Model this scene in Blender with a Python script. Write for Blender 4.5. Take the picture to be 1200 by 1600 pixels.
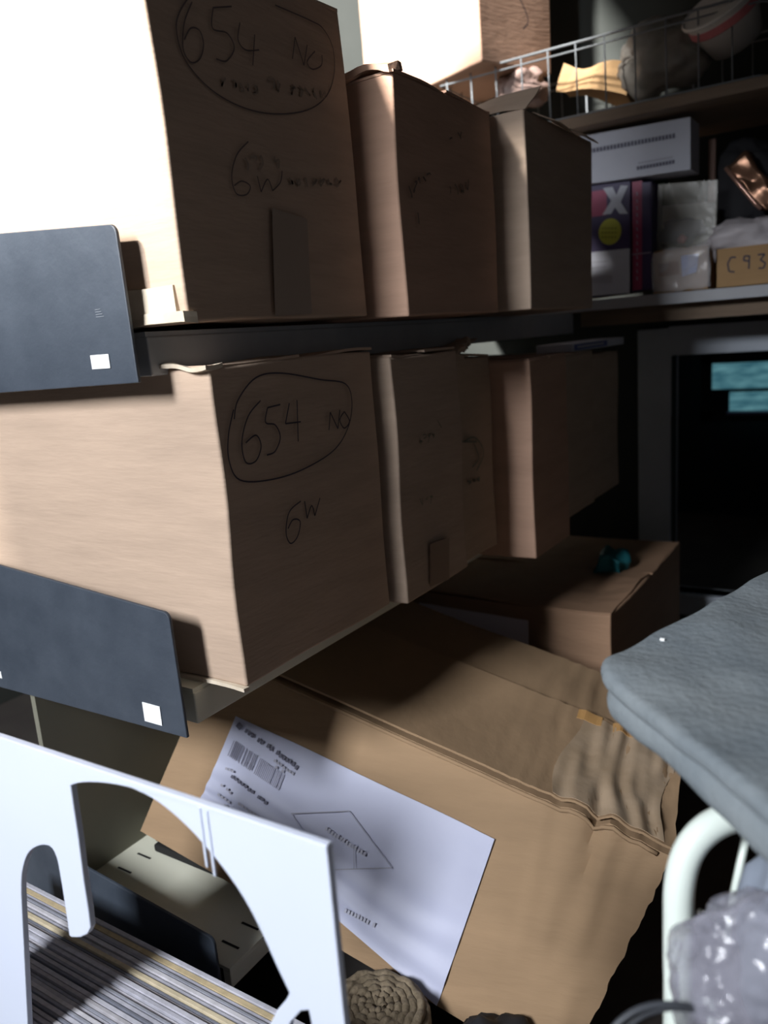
import bpy, bmesh, math, random
from mathutils import Vector, Matrix, noise
random.seed(7)
S = bpy.context.scene
for o in list(bpy.data.objects): bpy.data.objects.remove(o)

# ------------------------------------------------------------------ camera
F, PITCH, ROLL, YAW = 1250.0, math.radians(12.2), math.radians(4.3), math.radians(33.6)
EYE = Vector((0, 0, 1.5))
fw = Vector((-math.sin(YAW)*math.cos(PITCH), math.cos(YAW)*math.cos(PITCH), -math.sin(PITCH)))
r0 = Vector((math.cos(YAW), math.sin(YAW), 0)); u0 = r0.cross(fw)
rt = r0*math.cos(ROLL) - u0*math.sin(ROLL); up = u0*math.cos(ROLL) + r0*math.sin(ROLL)
cd = bpy.data.cameras.new('camera'); cam = bpy.data.objects.new('camera', cd); S.collection.objects.link(cam)
cam.matrix_world = Matrix(((rt.x, up.x, -fw.x, EYE.x), (rt.y, up.y, -fw.y, EYE.y), (rt.z, up.z, -fw.z, EYE.z), (0, 0, 0, 1)))
cd.sensor_fit = 'VERTICAL'; cd.sensor_height = 24; cd.lens = 24*F/1600; cd.clip_start = .02
cd.dof.use_dof = True; cd.dof.focus_distance = 1.1; cd.dof.aperture_fstop = 2.4
S.camera = cam

# ------------------------------------------------------------------ light
SUN, SKYL, AMB, EXPO = 24.0, 165.0, .17, 0.0
S.view_settings.view_transform = 'Standard'; S.view_settings.look = 'None'
S.view_settings.exposure = EXPO; S.view_settings.gamma = 1; S.view_settings.use_curve_mapping = False
w = bpy.data.worlds.new('world'); S.world = w; w.use_nodes = True
w.node_tree.nodes['Background'].inputs[0].default_value = (.90, .84, .86, 1)
w.node_tree.nodes['Background'].inputs[1].default_value = AMB
def aim(o, p, t):
    o.location = p; o.rotation_euler = (Vector(t)-Vector(p)).to_track_quat('-Z', 'Y').to_euler()
sd = bpy.data.lights.new('sun', 'SUN'); so = bpy.data.objects.new('sun', sd); S.collection.objects.link(so)
sd.energy = SUN; sd.angle = math.radians(7); sd.color = (1, .96, .9); aim(so, (-1.6, -2.3, 3.33), (-.7, .7, 1.6))
ad = bpy.data.lights.new('daylight', 'AREA'); ao = bpy.data.objects.new('daylight', ad); S.collection.objects.link(ao)
ad.shape = 'RECTANGLE'; ad.size = .52; ad.size_y = .8; ad.energy = SKYL; ad.color = (.93, .96, 1)
aim(ao, (-1.0, -1.9, 2.75), (-.7, .8, 1.15))

# ------------------------------------------------------------------ picture rays, used once to set sizes and places
def ray(x, y): return rt*((x-600)/F) - up*((y-800)/F) + fw
def hit(x, y, ax, v):
    d = ray(x, y); i = 'xyz'.index(ax); return EYE + d*((v-EYE[i])/d[i])
def hitp(x, y, p, n):
    d = ray(x, y); return EYE + d*((Vector(p)-EYE).dot(n)/d.dot(n))

# ------------------------------------------------------------------ materials
def mat(name, col, rough=.8, metal=0, col2=None, scale=6, bump=0, bscale=60, trans=0, spec=.3, stretch=(1,1,1), coat=0, alpha=1):
    m = bpy.data.materials.new(name); m.use_nodes = True; nt = m.node_tree; b = nt.nodes['Principled BSDF']
    b.inputs['Base Color'].default_value = (*col, 1); b.inputs['Roughness'].default_value = rough
    b.inputs['Metallic'].default_value = metal; b.inputs['Specular IOR Level'].default_value = spec
    b.inputs['Transmission Weight'].default_value = trans; b.inputs['Coat Weight'].default_value = coat
    b.inputs['Alpha'].default_value = alpha
    tc = nt.nodes.new('ShaderNodeTexCoord'); mp = nt.nodes.new('ShaderNodeMapping'); nt.links.new(tc.outputs['Object'], mp.inputs[0])
    mp.inputs['Scale'].default_value = stretch
    if col2:
        n = nt.nodes.new('ShaderNodeTexNoise'); n.inputs['Scale'].default_value = scale; n.inputs['Detail'].default_value = 6; n.inputs['Roughness'].default_value = .6
        nt.links.new(mp.outputs[0], n.inputs[0])
        r = nt.nodes.new('ShaderNodeValToRGB'); r.color_ramp.elements[0].position = .33; r.color_ramp.elements[1].position = .67
        r.color_ramp.elements[0].color = (*col, 1); r.color_ramp.elements[1].color = (*col2, 1)
        nt.links.new(n.outputs[0], r.inputs[0]); nt.links.new(r.outputs[0], b.inputs['Base Color'])
    if bump:
        n = nt.nodes.new('ShaderNodeTexNoise'); n.inputs['Scale'].default_value = bscale; n.inputs['Detail'].default_value = 4
        nt.links.new(mp.outputs[0], n.inputs[0])
        bp = nt.nodes.new('ShaderNodeBump'); bp.inputs['Strength'].default_value = bump; bp.inputs['Distance'].default_value = .004
        nt.links.new(n.outputs[0], bp.inputs['Height']); nt.links.new(bp.outputs[0], b.inputs['Normal'])
    return m
def card(name, c, v=.86):
    return mat(name, c, .82, col2=tuple(x*v for x in c), scale=5, bump=.25, bscale=25, stretch=(1, 1, 6), spec=.25)
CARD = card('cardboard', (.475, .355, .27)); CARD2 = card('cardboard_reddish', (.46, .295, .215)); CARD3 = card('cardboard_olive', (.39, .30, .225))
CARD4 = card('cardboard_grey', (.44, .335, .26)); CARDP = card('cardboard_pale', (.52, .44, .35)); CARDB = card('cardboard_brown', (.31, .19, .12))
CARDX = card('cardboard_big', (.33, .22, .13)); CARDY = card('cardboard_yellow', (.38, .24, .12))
CREAM = mat('torn_cardboard_edge', (.62, .54, .43), .9, col2=(.5, .42, .32), scale=30)
INK = mat('marker_ink', (.055, .045, .06), .6); INKF = mat('faded_ink', (.22, .18, .155), .8); INKG = mat('grey_green_ink', (.17, .17, .14), .8)
PRN = mat('print_ink', (.12, .12, .17), .6); PRNL = mat('print_grey', (.36, .36, .43), .7); PRB = mat('barcode_ink', (.23, .23, .30), .7)
PATCH = mat('grey_brown_patch', (.33, .265, .215), .45, spec=.4); TAPEC = mat('clear_tape', (.44, .33, .23), .32, col2=(.36, .26, .17), scale=12, bump=.3, bscale=30, spec=.5)
TAPEO = mat('orange_tape', (.46, .26, .1), .4)
STEELD = mat('dark_grey_steel', (.34, .36, .38), .5, col2=(.28, .30, .32), scale=8, spec=.4)
BEIGE = mat('beige_enamel', (.64, .64, .54), .45, col2=(.60, .60, .50), scale=4, spec=.4)
OLIVE = mat('olive_enamel', (.20, .195, .155), .6, col2=(.17, .165, .13), scale=3)
BLACK = mat('slate_black_enamel', (.035, .045, .062), .5, col2=(.05, .062, .082), scale=14, bump=.15, bscale=90, spec=.45)
SLOT = mat('slot_dark', (.015, .015, .015), .9)
STICK = mat('white_sticker', (.8, .82, .82), .5)
WHITEP = mat('white_plastic_sheet', (.62, .67, .80), .38, col2=(.59, .64, .77), scale=3, spec=.5)
PAPER = mat('label_paper', (.46, .48, .62), .5, col2=(.43, .45, .59), scale=6, bump=.2, bscale=14, spec=.35)
PAPER2 = mat('white_card', (.50, .52, .60), .6, col2=(.46, .48, .56), scale=9)
CLOTH = mat('grey_felt', (.14, .165, .185), .95, col2=(.20, .225, .24), scale=9, bump=.5, bscale=120, spec=.15)
ENAM = mat('white_enamel', (.66, .73, .68), .28, spec=.5, coat=.3)
RUB = mat('black_rubber', (.05, .055, .065), .45)
WOOD = mat('plain_wood', (.20, .145, .105), .8, col2=(.15, .11, .08), scale=4, stretch=(1, 12, 12), bump=.2)
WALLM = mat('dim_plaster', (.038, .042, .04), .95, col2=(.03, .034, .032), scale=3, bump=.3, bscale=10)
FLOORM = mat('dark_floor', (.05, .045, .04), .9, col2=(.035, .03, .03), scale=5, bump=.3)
FRAMEM = mat('grey_painted_frame', (.42, .46, .53), .7, col2=(.36, .40, .46), scale=5)
SHELFW = mat('white_shelf_edge', (.34, .35, .38), .5)
WIRE = mat('grey_wire', (.22, .24, .26), .4, metal=.3)
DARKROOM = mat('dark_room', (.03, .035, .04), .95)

# ------------------------------------------------------------------ mesh helpers
def link(name, verts, faces, m, parent=None, bevel=0, smooth=False, mats=None, mi=None, segs=2):
    off = parent_loc(parent)
    me = bpy.data.meshes.new(name); me.from_pydata([Vector(v)-off for v in verts], [], faces)
    bm = bmesh.new(); bm.from_mesh(me); bmesh.ops.remove_doubles(bm, verts=bm.verts, dist=1e-6); 
    bmesh.ops.recalc_face_normals(bm, faces=bm.faces); bm.to_mesh(me); bm.free()
    me.materials.append(m)
    o = bpy.data.objects.new(name, me); S.collection.objects.link(o)
    if parent: o.parent = parent
    if smooth:
        for p in me.polygons: p.use_smooth = True
    if bevel:
        b = o.modifiers.new('bevel', 'BEVEL'); b.width = bevel; b.segments = segs; b.limit_method = 'ANGLE'; b.angle_limit = math.radians(50)
    return o
def parent_loc(p):
    v = Vector((0, 0, 0))
    while p is not None: v = v + p.location; p = p.parent
    return v
def tag(o, label, cat=None, group=None):
    o['label'] = label
    if cat: o['category'] = cat
    if group: o['group'] = group
    return o
def thing(name, label, cat, loc, group=None):
    o = bpy.data.objects.new(name, None); S.collection.objects.link(o); o.location = Vector(loc); o.empty_display_size = .05
    return tag(o, label, cat, group)
def struct(o): o['kind'] = 'structure'; return o
def boxv(x0, x1, y0, y1, z0, z1):
    v = [(x, y, z) for z in (z0, z1) for y in (y0, y1) for x in (x0, x1)]
    f = [(0, 2, 3, 1), (4, 5, 7, 6), (0, 1, 5, 4), (1, 3, 7, 5), (3, 2, 6, 7), (2, 0, 4, 6)]
    return v, f
class MB:
    def __init__(s): s.v = []; s.f = []
    def add(s, v, f):
        k = len(s.v); s.v += [Vector(a) for a in v]; s.f += [tuple(i+k for i in q) for q in f]; return s
    def box(s, *a): return s.add(*boxv(*a))
    def tube(s, pts, r, n=8, closed=False):
        pts = [Vector(p) for p in pts]; N = len(pts); vs = []; fs = []; prev = None
        for i, p in enumerate(pts):
            a = pts[(i-1) % N] if (closed or i) else p; b = pts[(i+1) % N] if (closed or i < N-1) else p
            t = (b-a).normalized()
            if prev is None: prev = t.orthogonal().normalized()
            prev = (prev - t*prev.dot(t)).normalized(); q = t.cross(prev)
            rr = r[i] if isinstance(r, (list, tuple)) else r
            for k in range(n):
                an = 2*math.pi*k/n; vs.append(p + prev*math.cos(an)*rr + q*math.sin(an)*rr)
        for i in range(N if closed else N-1):
            j = (i+1) % N
            for k in range(n): fs.append((i*n+k, i*n+(k+1) % n, j*n+(k+1) % n, j*n+k))
        if not closed: fs += [tuple(range(n))[::-1], tuple((N-1)*n+k for k in range(n))]
        return s.add(vs, fs)
    def ribbon(s, pts, n, w):                       # ink line lying on a surface with normal n
        pts = [Vector(p) for p in pts]
        L = []; R_ = []
        for i, p in enumerate(pts):
            t = (pts[min(i+1, len(pts)-1)]-pts[max(i-1, 0)]); sd_ = t.cross(n)
            if sd_.length < 1e-9: sd_ = n.orthogonal()
            sd_.normalize(); L.append(p+sd_*w/2); R_.append(p-sd_*w/2)
        k = len(s.v); s.v += L+R_; N = len(pts)
        s.f += [(k+i, k+i+1, k+N+i+1, k+N+i) for i in range(N-1)]; return s
    def build(s, name, m, parent=None, **kw): return link(name, s.v, s.f, m, parent, **kw)
def smoothline(p, n=6):
    p = [Vector(q) for q in p]; out = []
    if len(p) < 3: return p
    for i in range(len(p)-1):
        a, b, c, d = p[max(i-1, 0)], p[i], p[i+1], p[min(i+2, len(p)-1)]
        for k in range(n):
            t = k/n; out.append(.5*((2*b)+(c-a)*t+(2*a-5*b+4*c-d)*t*t+(3*b-a-3*c+d)*t**3))
    out.append(p[-1]); return out
def nz(p, s, seed=0): return noise.noise(Vector((p[0]*s+seed*7.3, p[1]*s+seed*3.1, p[2]*s-seed*5.7)))

def hexa(c, nx, ny, nz_, wob=0, ws=4, seed=0, field=None):
    """subdivided closed hexahedron; c[zyx] corners as from boxv"""
    c = [Vector(v) for v in c]
    def P(a, b, d):
        q = Vector((0, 0, 0))
        for k in range(8):
            wx = a if k & 1 else 1-a; wy = b if k & 2 else 1-b; wz = d if k & 4 else 1-d
            q = q + c[k]*(wx*wy*wz)
        if wob:
            q = q + Vector((nz(q, ws, seed+1), nz(q, ws, seed+2), nz(q, ws, seed+3)))*wob
        if field: q = q + field(a, b, d, q)
        return q
    idx = {}; vs = []; fs = []
    def V(i, j, k):
        if (i, j, k) not in idx: idx[(i, j, k)] = len(vs); vs.append(P(i/nx, j/ny, k/nz_))
        return idx[(i, j, k)]
    for i in range(nx):
        for j in range(ny):
            fs.append((V(i, j, 0), V(i, j+1, 0), V(i+1, j+1, 0), V(i+1, j, 0)))
            fs.append((V(i, j, nz_), V(i+1, j, nz_), V(i+1, j+1, nz_), V(i, j+1, nz_)))
    for i in range(nx):
        for k in range(nz_):
            fs.append((V(i, 0, k), V(i+1, 0, k), V(i+1, 0, k+1), V(i, 0, k+1)))
            fs.append((V(i, ny, k), V(i, ny, k+1), V(i+1, ny, k+1), V(i+1, ny, k)))
    for j in range(ny):
        for k in range(nz_):
            fs.append((V(0, j, k), V(0, j, k+1), V(0, j+1, k+1), V(0, j+1, k)))
            fs.append((V(nx, j, k), V(nx, j+1, k), V(nx, j+1, k+1), V(nx, j, k+1)))
    return vs, fs
def bxc(x0, x1, y0, y1, z0, z1): return [Vector(v) for v in boxv(x0, x1, y0, y1, z0, z1)[0]]

# ================================================================== SETTING
FZ = .44
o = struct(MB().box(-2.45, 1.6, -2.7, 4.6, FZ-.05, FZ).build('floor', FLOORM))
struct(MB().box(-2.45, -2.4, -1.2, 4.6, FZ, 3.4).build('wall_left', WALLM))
struct(MB().box(.7, .75, .9, 4.6, FZ, 2.75).build('wall_right', WALLM))  # unseen; set close in to darken the far end of the aisle
struct(MB().box(-1.42, -1.0, -.3, 1.12, 2.75, 2.8).box(-1.0, 1.6, -.3, 4.6, 2.75, 2.8).build('ceiling', WALLM))  # unseen; left strip and edge shaped to keep sun off the back shelves
struct(MB().box(-1.0, 1.6, -.36, -.3, 2.28, 2.8).build('light_block_header', WALLM))  # unseen header, added to block daylight from the back shelves
struct(MB().box(-2.45, 1.6, -2.7, -2.62, FZ, 3.64).build('sun_block_wall', WALLM))  # unseen occluder, added so its top edge cuts sun off the lower cartons
WY = 2.6; OX, OT, OR, OB = -.617, 1.384, .35, .62
bw = MB()
bw.box(-2.4, OX, WY, WY+.06, FZ, 3.4).box(OR, .7, WY, WY+.06, FZ, 3.4).box(OX, OR, WY, WY+.06, OT, 3.4).box(OX, OR, WY, WY+.06, FZ, OB)
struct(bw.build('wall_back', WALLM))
t = MB(); t.box(-.716, OX, WY-.025, WY+.07, .46, 1.468).box(OX, OR, WY-.025, WY+.07, OT, 1.468).box(OX, OR, WY-.025, WY+.07, .55, OB)
struct(t.build('trim_1', FRAMEM, bevel=.004))
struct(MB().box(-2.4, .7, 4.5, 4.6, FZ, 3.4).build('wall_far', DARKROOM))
# window of the dark room seen through the opening: panes show lit garden
GL = bpy.data.materials.new('garden_daylight'); GL.use_nodes = True; nt = GL.node_tree; nt.nodes.clear()
ou = nt.nodes.new('ShaderNodeOutputMaterial'); em = nt.nodes.new('ShaderNodeEmission'); nn = nt.nodes.new('ShaderNodeTexNoise'); tc = nt.nodes.new('ShaderNodeTexCoord')
mp = nt.nodes.new('ShaderNodeMapping'); mp.inputs['Scale'].default_value = (6, 1, 26); nt.links.new(tc.outputs['Object'], mp.inputs[0]); nt.links.new(mp.outputs[0], nn.inputs[0])
nn.inputs['Scale'].default_value = 1.6; rr = nt.nodes.new('ShaderNodeValToRGB'); rr.color_ramp.elements[0].color = (.03, .10, .13, 1); rr.color_ramp.elements[1].color = (.09, .22, .25, 1)
rr.color_ramp.elements[0].position = .35; rr.color_ramp.elements[1].position = .7
nt.links.new(nn.outputs[0], rr.inputs[0]); nt.links.new(rr.outputs[0], em.inputs[0]); nt.links.new(em.outputs[0], ou.inputs[0]); em.inputs[1].default_value = 1
WF = 4.3
a = hit(1113, 568, 'y', WF); b = hit(1200, 606, 'y', WF); c = hit(1140, 612, 'y', WF); d = hit(1200, 641, 'y', WF)
wr = struct(thing('window_1', 'dark window with two lit panes far behind the opening', 'window', (a.x, WF, d.z)))
del wr['category']
MB().box(a.x, 0.6, WF, WF+.01, b.z, a.z).build('window_pane', GL, wr)
MB().box(c.x, 0.6, WF, WF+.01, d.z, c.z).build('window_pane', GL, wr)
fr = MB(); fr.box(a.x-.05, 0.65, WF-.02, WF+.03, a.z, a.z+.05).box(a.x-.05, 0.65, WF-.02, WF+.03, d.z-.05, d.z).box(a.x-.05, a.x, WF-.02, WF+.03, d.z-.05, a.z+.05)
fr.box(a.x, 0.65, WF-.02, WF+.03, c.z, b.z).box(a.x, c.x, WF-.02, WF+.03, d.z, c.z)
fr.build('window_frame', DARKROOM, wr)
sill = mat('lilac_sill', (.3, .28, .5), .4)
MB().box(c.x, 0.6, WF-.08, WF-.03, d.z-.012, d.z+.002).build('window_sill', sill, wr)

# ================================================================== RACK
RX = -.798; RB = -1.185
rack = thing('shelving_rack', 'beige steel shelving rack with slate black end brackets, loaded with cardboard cartons', 'shelving rack', (RX, .68, FZ))
slotm = MB()
for name, z, mt in (('shelf', 1.53, STEELD), ('shelf', 1.05, BEIGE), ('shelf', .60, BEIGE)):
    y1 = 2.24 if z > 1 else .90
    v, f = boxv(RB, RX-.004, .70, y1, z-.006, z)
    sh = link(name, v, f, mt, rack)
    bm_ = MB()
    if z == 1.53: bm_.box(RX-.03, RX-.002, .70, y1, z-.055, z-.006)
    elif z == 1.05: bm_.box(RX-.03, RX-.002, .70, y1, z-.052, z-.006)
    else: bm_.box(RX-.02, RX-.004, .70, y1, z-.035, z-.006).box(RB, RX, y1-.006, y1, z-.035, z+.02)
    bm_.box(RB, RX-.03, .70, .705, z-.05, z-.006)
    bm_.box(RX-.16, RX-.12, .680, .70, z-.04, z-.01)
    bm_.build('beam', mt, rack, bevel=.002)
for k in range(4):
    for xx in (RX-.055, RB+.03):
        slotm.box(xx, xx+.035, .735+k*.045, .739+k*.045, .6002, .6008)
slotm.build('slot', SLOT, rack)
bp = MB().box(RB-.012, RB, .70, 2.35, FZ, .99)
bp.build('back_panel', OLIVE, rack)
pm = MB().box(RB, RB+.03, 1.0, 1.16, FZ+.2, 1.0)
pm.build('slotted_post', OLIVE, rack)
pm = MB()
for k in range(3): pm.box(RB+.0301, RB+.031, 1.03+k*.05, 1.037+k*.05, .86, .92)
pm.build('slot', SLOT, rack)
for yy in (1.3, 2.2):
    MB().box(RB-.04, RB-.012, yy, yy+.03, FZ, 1.56).build('post', BEIGE, rack)
def bracket(zt, zb, side):
    # outline in x,z with a rounded upper corner, top climbing slightly to the left
    xr = RX; r = .012; pts = [(xr+.002, zb), (xr-.001, zt-r)]
    for k in range(1, 6):
        an = k/6*math.pi/2; pts.append((xr-.001-r+r*math.cos(an), zt-r+r*math.sin(an)))
    pts += [(RB-.12, zt+.040), (RB-.12, zb-.008)]
    n = len(pts); v = [(x, .674, z) for x, z in pts]+[(x, .679, z) for x, z in pts]
    f = [tuple(range(n)), tuple(range(2*n-1, n-1, -1))]+[(i, (i+1) % n, n+(i+1) % n, n+i) for i in range(n)]
    p = link('end_bracket', v, f, BLACK, rack, bevel=.0012)
    return p
b1 = bracket(1.657, 1.469, 0); b2 = bracket(1.170, .990, 0); b3 = bracket(.673, .49, 0)
for b_, (x0, y0, x1, y1) in ((b1, (145, 553, 170, 577)), (b2, (227, 1104, 250, 1126))):
    p = hit(x0, y1, 'y', .6735); q = hit(x1, y0, 'y', .6735)
    link('sticker', *boxv(p.x, q.x, .6725, .6735, p.z, q.z), STICK, b_)
g = MB(); p = hit(155, 490, 'y', .6735)
for k in range(4): g.box(p.x-.007, p.x+.008-k*.002, .6732, .6738, p.z-.004+k*.003, p.z-.0035+k*.003)
g.build('scuff', mat('scuff', (.25, .27, .3), .8), b1)
p = hit(2, 1053, 'y', .6735); MB().box(p.x-.02, p.x, .6732, .6738, p.z-.008, p.z+.004).build('sticker', STICK, b2)

o = link('folder', *boxv(-1.13, -.84, .845, .888, .601, .616), SLOT, None, bevel=.003); tag(o, 'flat black folder at the back of the slotted beige bottom shelf', 'folder')
# ================================================================== CARTONS
def carton(name, label, x0, x1, y0, y1, z0, z1, m, seed=0, wob=.004, topf=True, group='cartons on the rack', lean=(0, 0), seam=True, gap=.004):
    t = thing(name, label, 'box', ((x0+x1)/2, (y0+y1)/2, z0), group)
    c = bxc(x0, x1, y0, y1, z0+.001, z1)
    for k in range(4, 8): c[k] = c[k]+Vector((lean[0], lean[1], 0))
    v, f = hexa(c, 10, 10, 12, wob=wob, ws=5, seed=seed)
    body = link('body', v, f, m, t, bevel=.0035, smooth=False, segs=3)
    for pl in body.data.polygons: pl.use_smooth = True
    body.data.set_sharp_from_angle(angle=math.radians(35))
    if topf:
        ym = (y0+y1)/2
        for s, (a, b) in enumerate(((y0+.002, ym-.003), (ym+.003, y1-.002))):
            cc = bxc(x0+.003+lean[0], x1-.001+lean[0], a+lean[1], b+lean[1], z1-.0005, z1+.0035)
            v, f = hexa(cc, 8, 6, 1, wob=wob*1.4, ws=7, seed=seed+5+s)
            link('flap', v, f, m, t)
    return t, body
def ink(parent, strokes, pl, w, m=INK, name='marker_writing'):
    mb = MB(); p0, n = pl; n = Vector(n)
    for s in strokes:
        mb.ribbon(smoothline([hitp(x, y, p0, n)+n*.0 for x, y in s]), n, w)
    return mb.build(name, m, parent)
def scrib(x0, y0, x1, y1, h, n, rnd):
    out = []
    for k in range(n):
        t = (k+.1)/n; t2 = (k+.85)/n
        ax, ay = x0+(x1-x0)*t, y0+(y1-y0)*t; bx_, by_ = x0+(x1-x0)*t2, y0+(y1-y0)*t2
        q = rnd.random()
        if q < .15: continue
        dx = bx_-ax; dy = by_-ay
        pts = [(ax+rnd.uniform(-.1, .1)*h, ay-h*rnd.uniform(.3, .5))]
        for j in range(rnd.choice((2, 3, 4))):
            pts.append((ax+dx*rnd.random(), ay+dy*rnd.random()+h*rnd.uniform(-.5, .5)))
        out.append(pts)
    return out
rnd = random.Random(3)
OFF = .0055
# lower shelf, nearest
L1, l1b = carton('carton', 'large tan carton on the middle shelf with circled 654 NO in marker', -1.46, -.728, .728, 1.092, 1.052, 1.482, CARD, 1, wob=.005, group=None)
pl = ((-.728+OFF, 0, 0), (1, 0, 0))
ink(L1, [[(366, 655), (372, 625), (400, 590), (440, 583), (500, 593), (540, 600), (550, 630), (543, 670), (520, 705), (470, 735), (420, 750), (375, 750), (358, 720), (357, 680), (365, 640)],
         [(407, 626), (388, 650), (378, 690), (384, 722), (400, 720), (408, 697), (400, 680), (384, 692)],
         [(438, 632), (418, 637)], [(418, 637), (415, 660), (430, 664), (438, 683), (430, 705), (417, 711)],
         [(452, 630), (446, 662)], [(446, 662), (470, 659)], [(464, 625), (466, 690)],
         [(514, 672), (516, 644)], [(516, 644), (528, 670)], [(528, 670), (531, 640)], [(538, 643), (531, 656), (538, 669), (546, 658), (538, 643)],
         [(470, 783), (452, 800), (447, 832), (454, 849), (465, 838), (469, 815), (458, 812), (450, 826)],
         [(476, 783), (480, 810)], [(480, 810), (487, 790), (492, 806)], [(492, 806), (500, 778)]], pl, .0022)
# crushed flap lip and bottom seam
mb = MB(); mb.add(*hexa(bxc(-.84, -.724, .720, .745, 1.480, 1.485), 22, 4, 1, wob=.012, ws=22, seed=4)); mb.build('crushed_flap', CREAM, L1)
mb = MB(); mb.add(*hexa(bxc(-.90, -.727, .722, .732, 1.050, 1.055), 14, 1, 1, wob=.004, ws=14, seed=9)); mb.build('bottom_seam', CREAM, L1)
L2, _ = carton('carton', 'tan carton with a pale protruding corner, directly behind the circled 654 carton', -1.12, -.702, 1.105, 1.338, 1.052, 1.470, CARD4, 2, group=None, lean=(.0, .0), wob=.006)
pl = ((-.702+OFF, 0, 0), (1, 0, 0))
ink(L2, scrib(655, 690, 680, 680, 16, 4, rnd)+scrib(655, 785, 680, 780, 14, 3, rnd)+[[(684, 657), (690, 668)]], pl, .002, INKG, 'faint_mark')
tp = MB()
for q in ((672, 850, 702, 935),):
    A = [hitp(q[0], q[1], *[pl[0], Vector(pl[1])]), hitp(q[2], q[1]-10, pl[0], Vector(pl[1])), hitp(q[2], q[3]-30, pl[0], Vector(pl[1])), hitp(q[0], q[3]-18, pl[0], Vector(pl[1]))]
    tp.add(A, [(0, 1, 2, 3)])
tp.build('tape', mat('brown_tape_dark', (.26, .18, .13), .6), L2)
L3, _ = carton('carton', 'carton with a crumpled torn top and a round grey-green stamp, on the middle shelf', -1.12, -.722, 1.345, 1.515, 1.052, 1.452, CARD3, 3, group=None, wob=.007)
pl = ((-.722+OFF+.002, 0, 0), (1, 0, 0))
ink(L3, [[(725, 690), (740, 683), (752, 695), (755, 712), (745, 735)], [(722, 690), (745, 690)], [(740, 692), (748, 715), (738, 730)]]+scrib(730, 755, 752, 750, 10, 3, rnd), pl, .004, INKG, 'stamp')
mb = MB()
for k in range(5):
    mb.add(*hexa(bxc(-.80-k*.03, -.716-k*.01, 1.35+k*.03, 1.40+k*.032, 1.450+k*.004, 1.459+k*.004), 9, 9, 1, wob=.032, ws=18, seed=30+k))
mb.build('torn_flap', CARD3, L3)
L4, _ = carton('carton', 'reddish-brown carton sticking out furthest into the aisle, middle shelf', -1.12, -.638, 1.524, 1.735, 1.022, 1.438, CARD2, 4, group=None)
L5, _ = carton('carton', 'dim narrow carton with vertical dark markings under the small white packet', -1.12, -.655, 1.742, 1.96, 1.052, 1.432, CARD3, 5, group=None)
pl = ((-.655+OFF, 0, 0), (1, 0, 0))
ink(L5, scrib(862, 620, 868, 700, 9, 4, rnd)+scrib(862, 720, 868, 790, 9, 3, rnd), pl, .004, INKF, 'faint_mark')
L6, _ = carton('carton', 'last dim carton at the dark end of the middle shelf, nearest the grey frame', -1.12, -.665, 1.968, 2.20, 1.052, 1.418, CARD3, 6, group=None)
# small packet lying on top
pk = thing('packet', 'small flat white packet with a blue panel lying on the far cartons', 'packet', (-.70, 2.0, 1.436))
link('body', *boxv(-.76, -.668, 1.86, 2.27, 1.4365, 1.456), PAPER2, pk, bevel=.002)
BLUEP = mat('blue_print', (.06, .07, .25), .5)
link('blue_panel', *boxv(-.668, -.6672, 1.87, 2.12, 1.439, 1.453), BLUEP, pk)
link('print_line', *boxv(-.6672, -.6668, 1.89, 2.09, 1.444, 1.449), PRNL, pk)
# teal scrap by the last carton
o = link('crumpled_bag', *hexa(bxc(-.66, -.60, 2.0, 2.09, .98, 1.015), 6, 6, 4, wob=.03, ws=20, seed=8), mat('teal_plastic', (.02, .16, .19), .5), None, smooth=True)
o.location = (0, 0, -.12); tag(o, 'crumpled teal plastic bag on the carton below the shelf end', 'bag')

# upper shelf
U1, _ = carton('carton', 'largest upper-shelf carton, circled 654 NO and 6W in marker', -1.12, -.730, .708, 1.094, 1.535, 1.972, CARD, 11, wob=.005, group=None, lean=(0, -.015))
pl = ((-.730+OFF, 0, 0), (1, 0, 0))
ink(U1, [[(300, -12), (280, 20), (276, 50), (290, 95), (330, 140), (380, 168), (430, 178), (480, 172), (510, 150), (522, 115), (520, 75), (505, 45), (485, 32), (430, 8)],
         [(300, 3), (288, 35), (286, 75), (298, 97), (312, 92), (318, 70), (312, 48), (298, 44), (288, 62)],
         [(362, 10), (333, 12)], [(333, 12), (332, 44), (355, 52), (366, 75), (354, 95), (338, 92)],
         [(375, 35), (372, 62), (384, 78), (405, 78)], [(398, 54), (395, 102)],
         [(457, 92), (461, 58)], [(461, 58), (475, 102)], [(475, 102), (480, 70)], [(492, 80), (480, 96), (488, 108), (502, 102), (503, 86)],
         [(388, 221), (370, 242), (362, 275), (369, 302), (385, 304), (391, 291), (378, 283), (366, 290)],
         [(402, 275), (408, 300)], [(408, 300), (418, 280), (426, 298)], [(426, 298), (438, 285), (441, 267)]], pl, .0019, mat('worn_marker_ink', (.12, .09, .09), .7))
ink(U1, scrib(345, 128, 405, 142, 18, 6, rnd)+scrib(420, 132, 510, 150, 18, 8, rnd)+scrib(380, 255, 440, 255, 26, 5, rnd)+scrib(450, 285, 535, 285, 16, 7, rnd), pl, .0028, mat('rubbed_ink', (.30, .235, .19), .8), 'rubbed_writing')
n_ = Vector((1, 0, 0)); A = [hitp(x, y, pl[0], n_) for x, y in ((425, 325), (480, 342), (487, 490), (430, 494))]
MB().add(A, [(0, 1, 2, 3)]).build('tape', PATCH, U1)  # plain grey-brown rectangle, darker than the carton side
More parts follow.
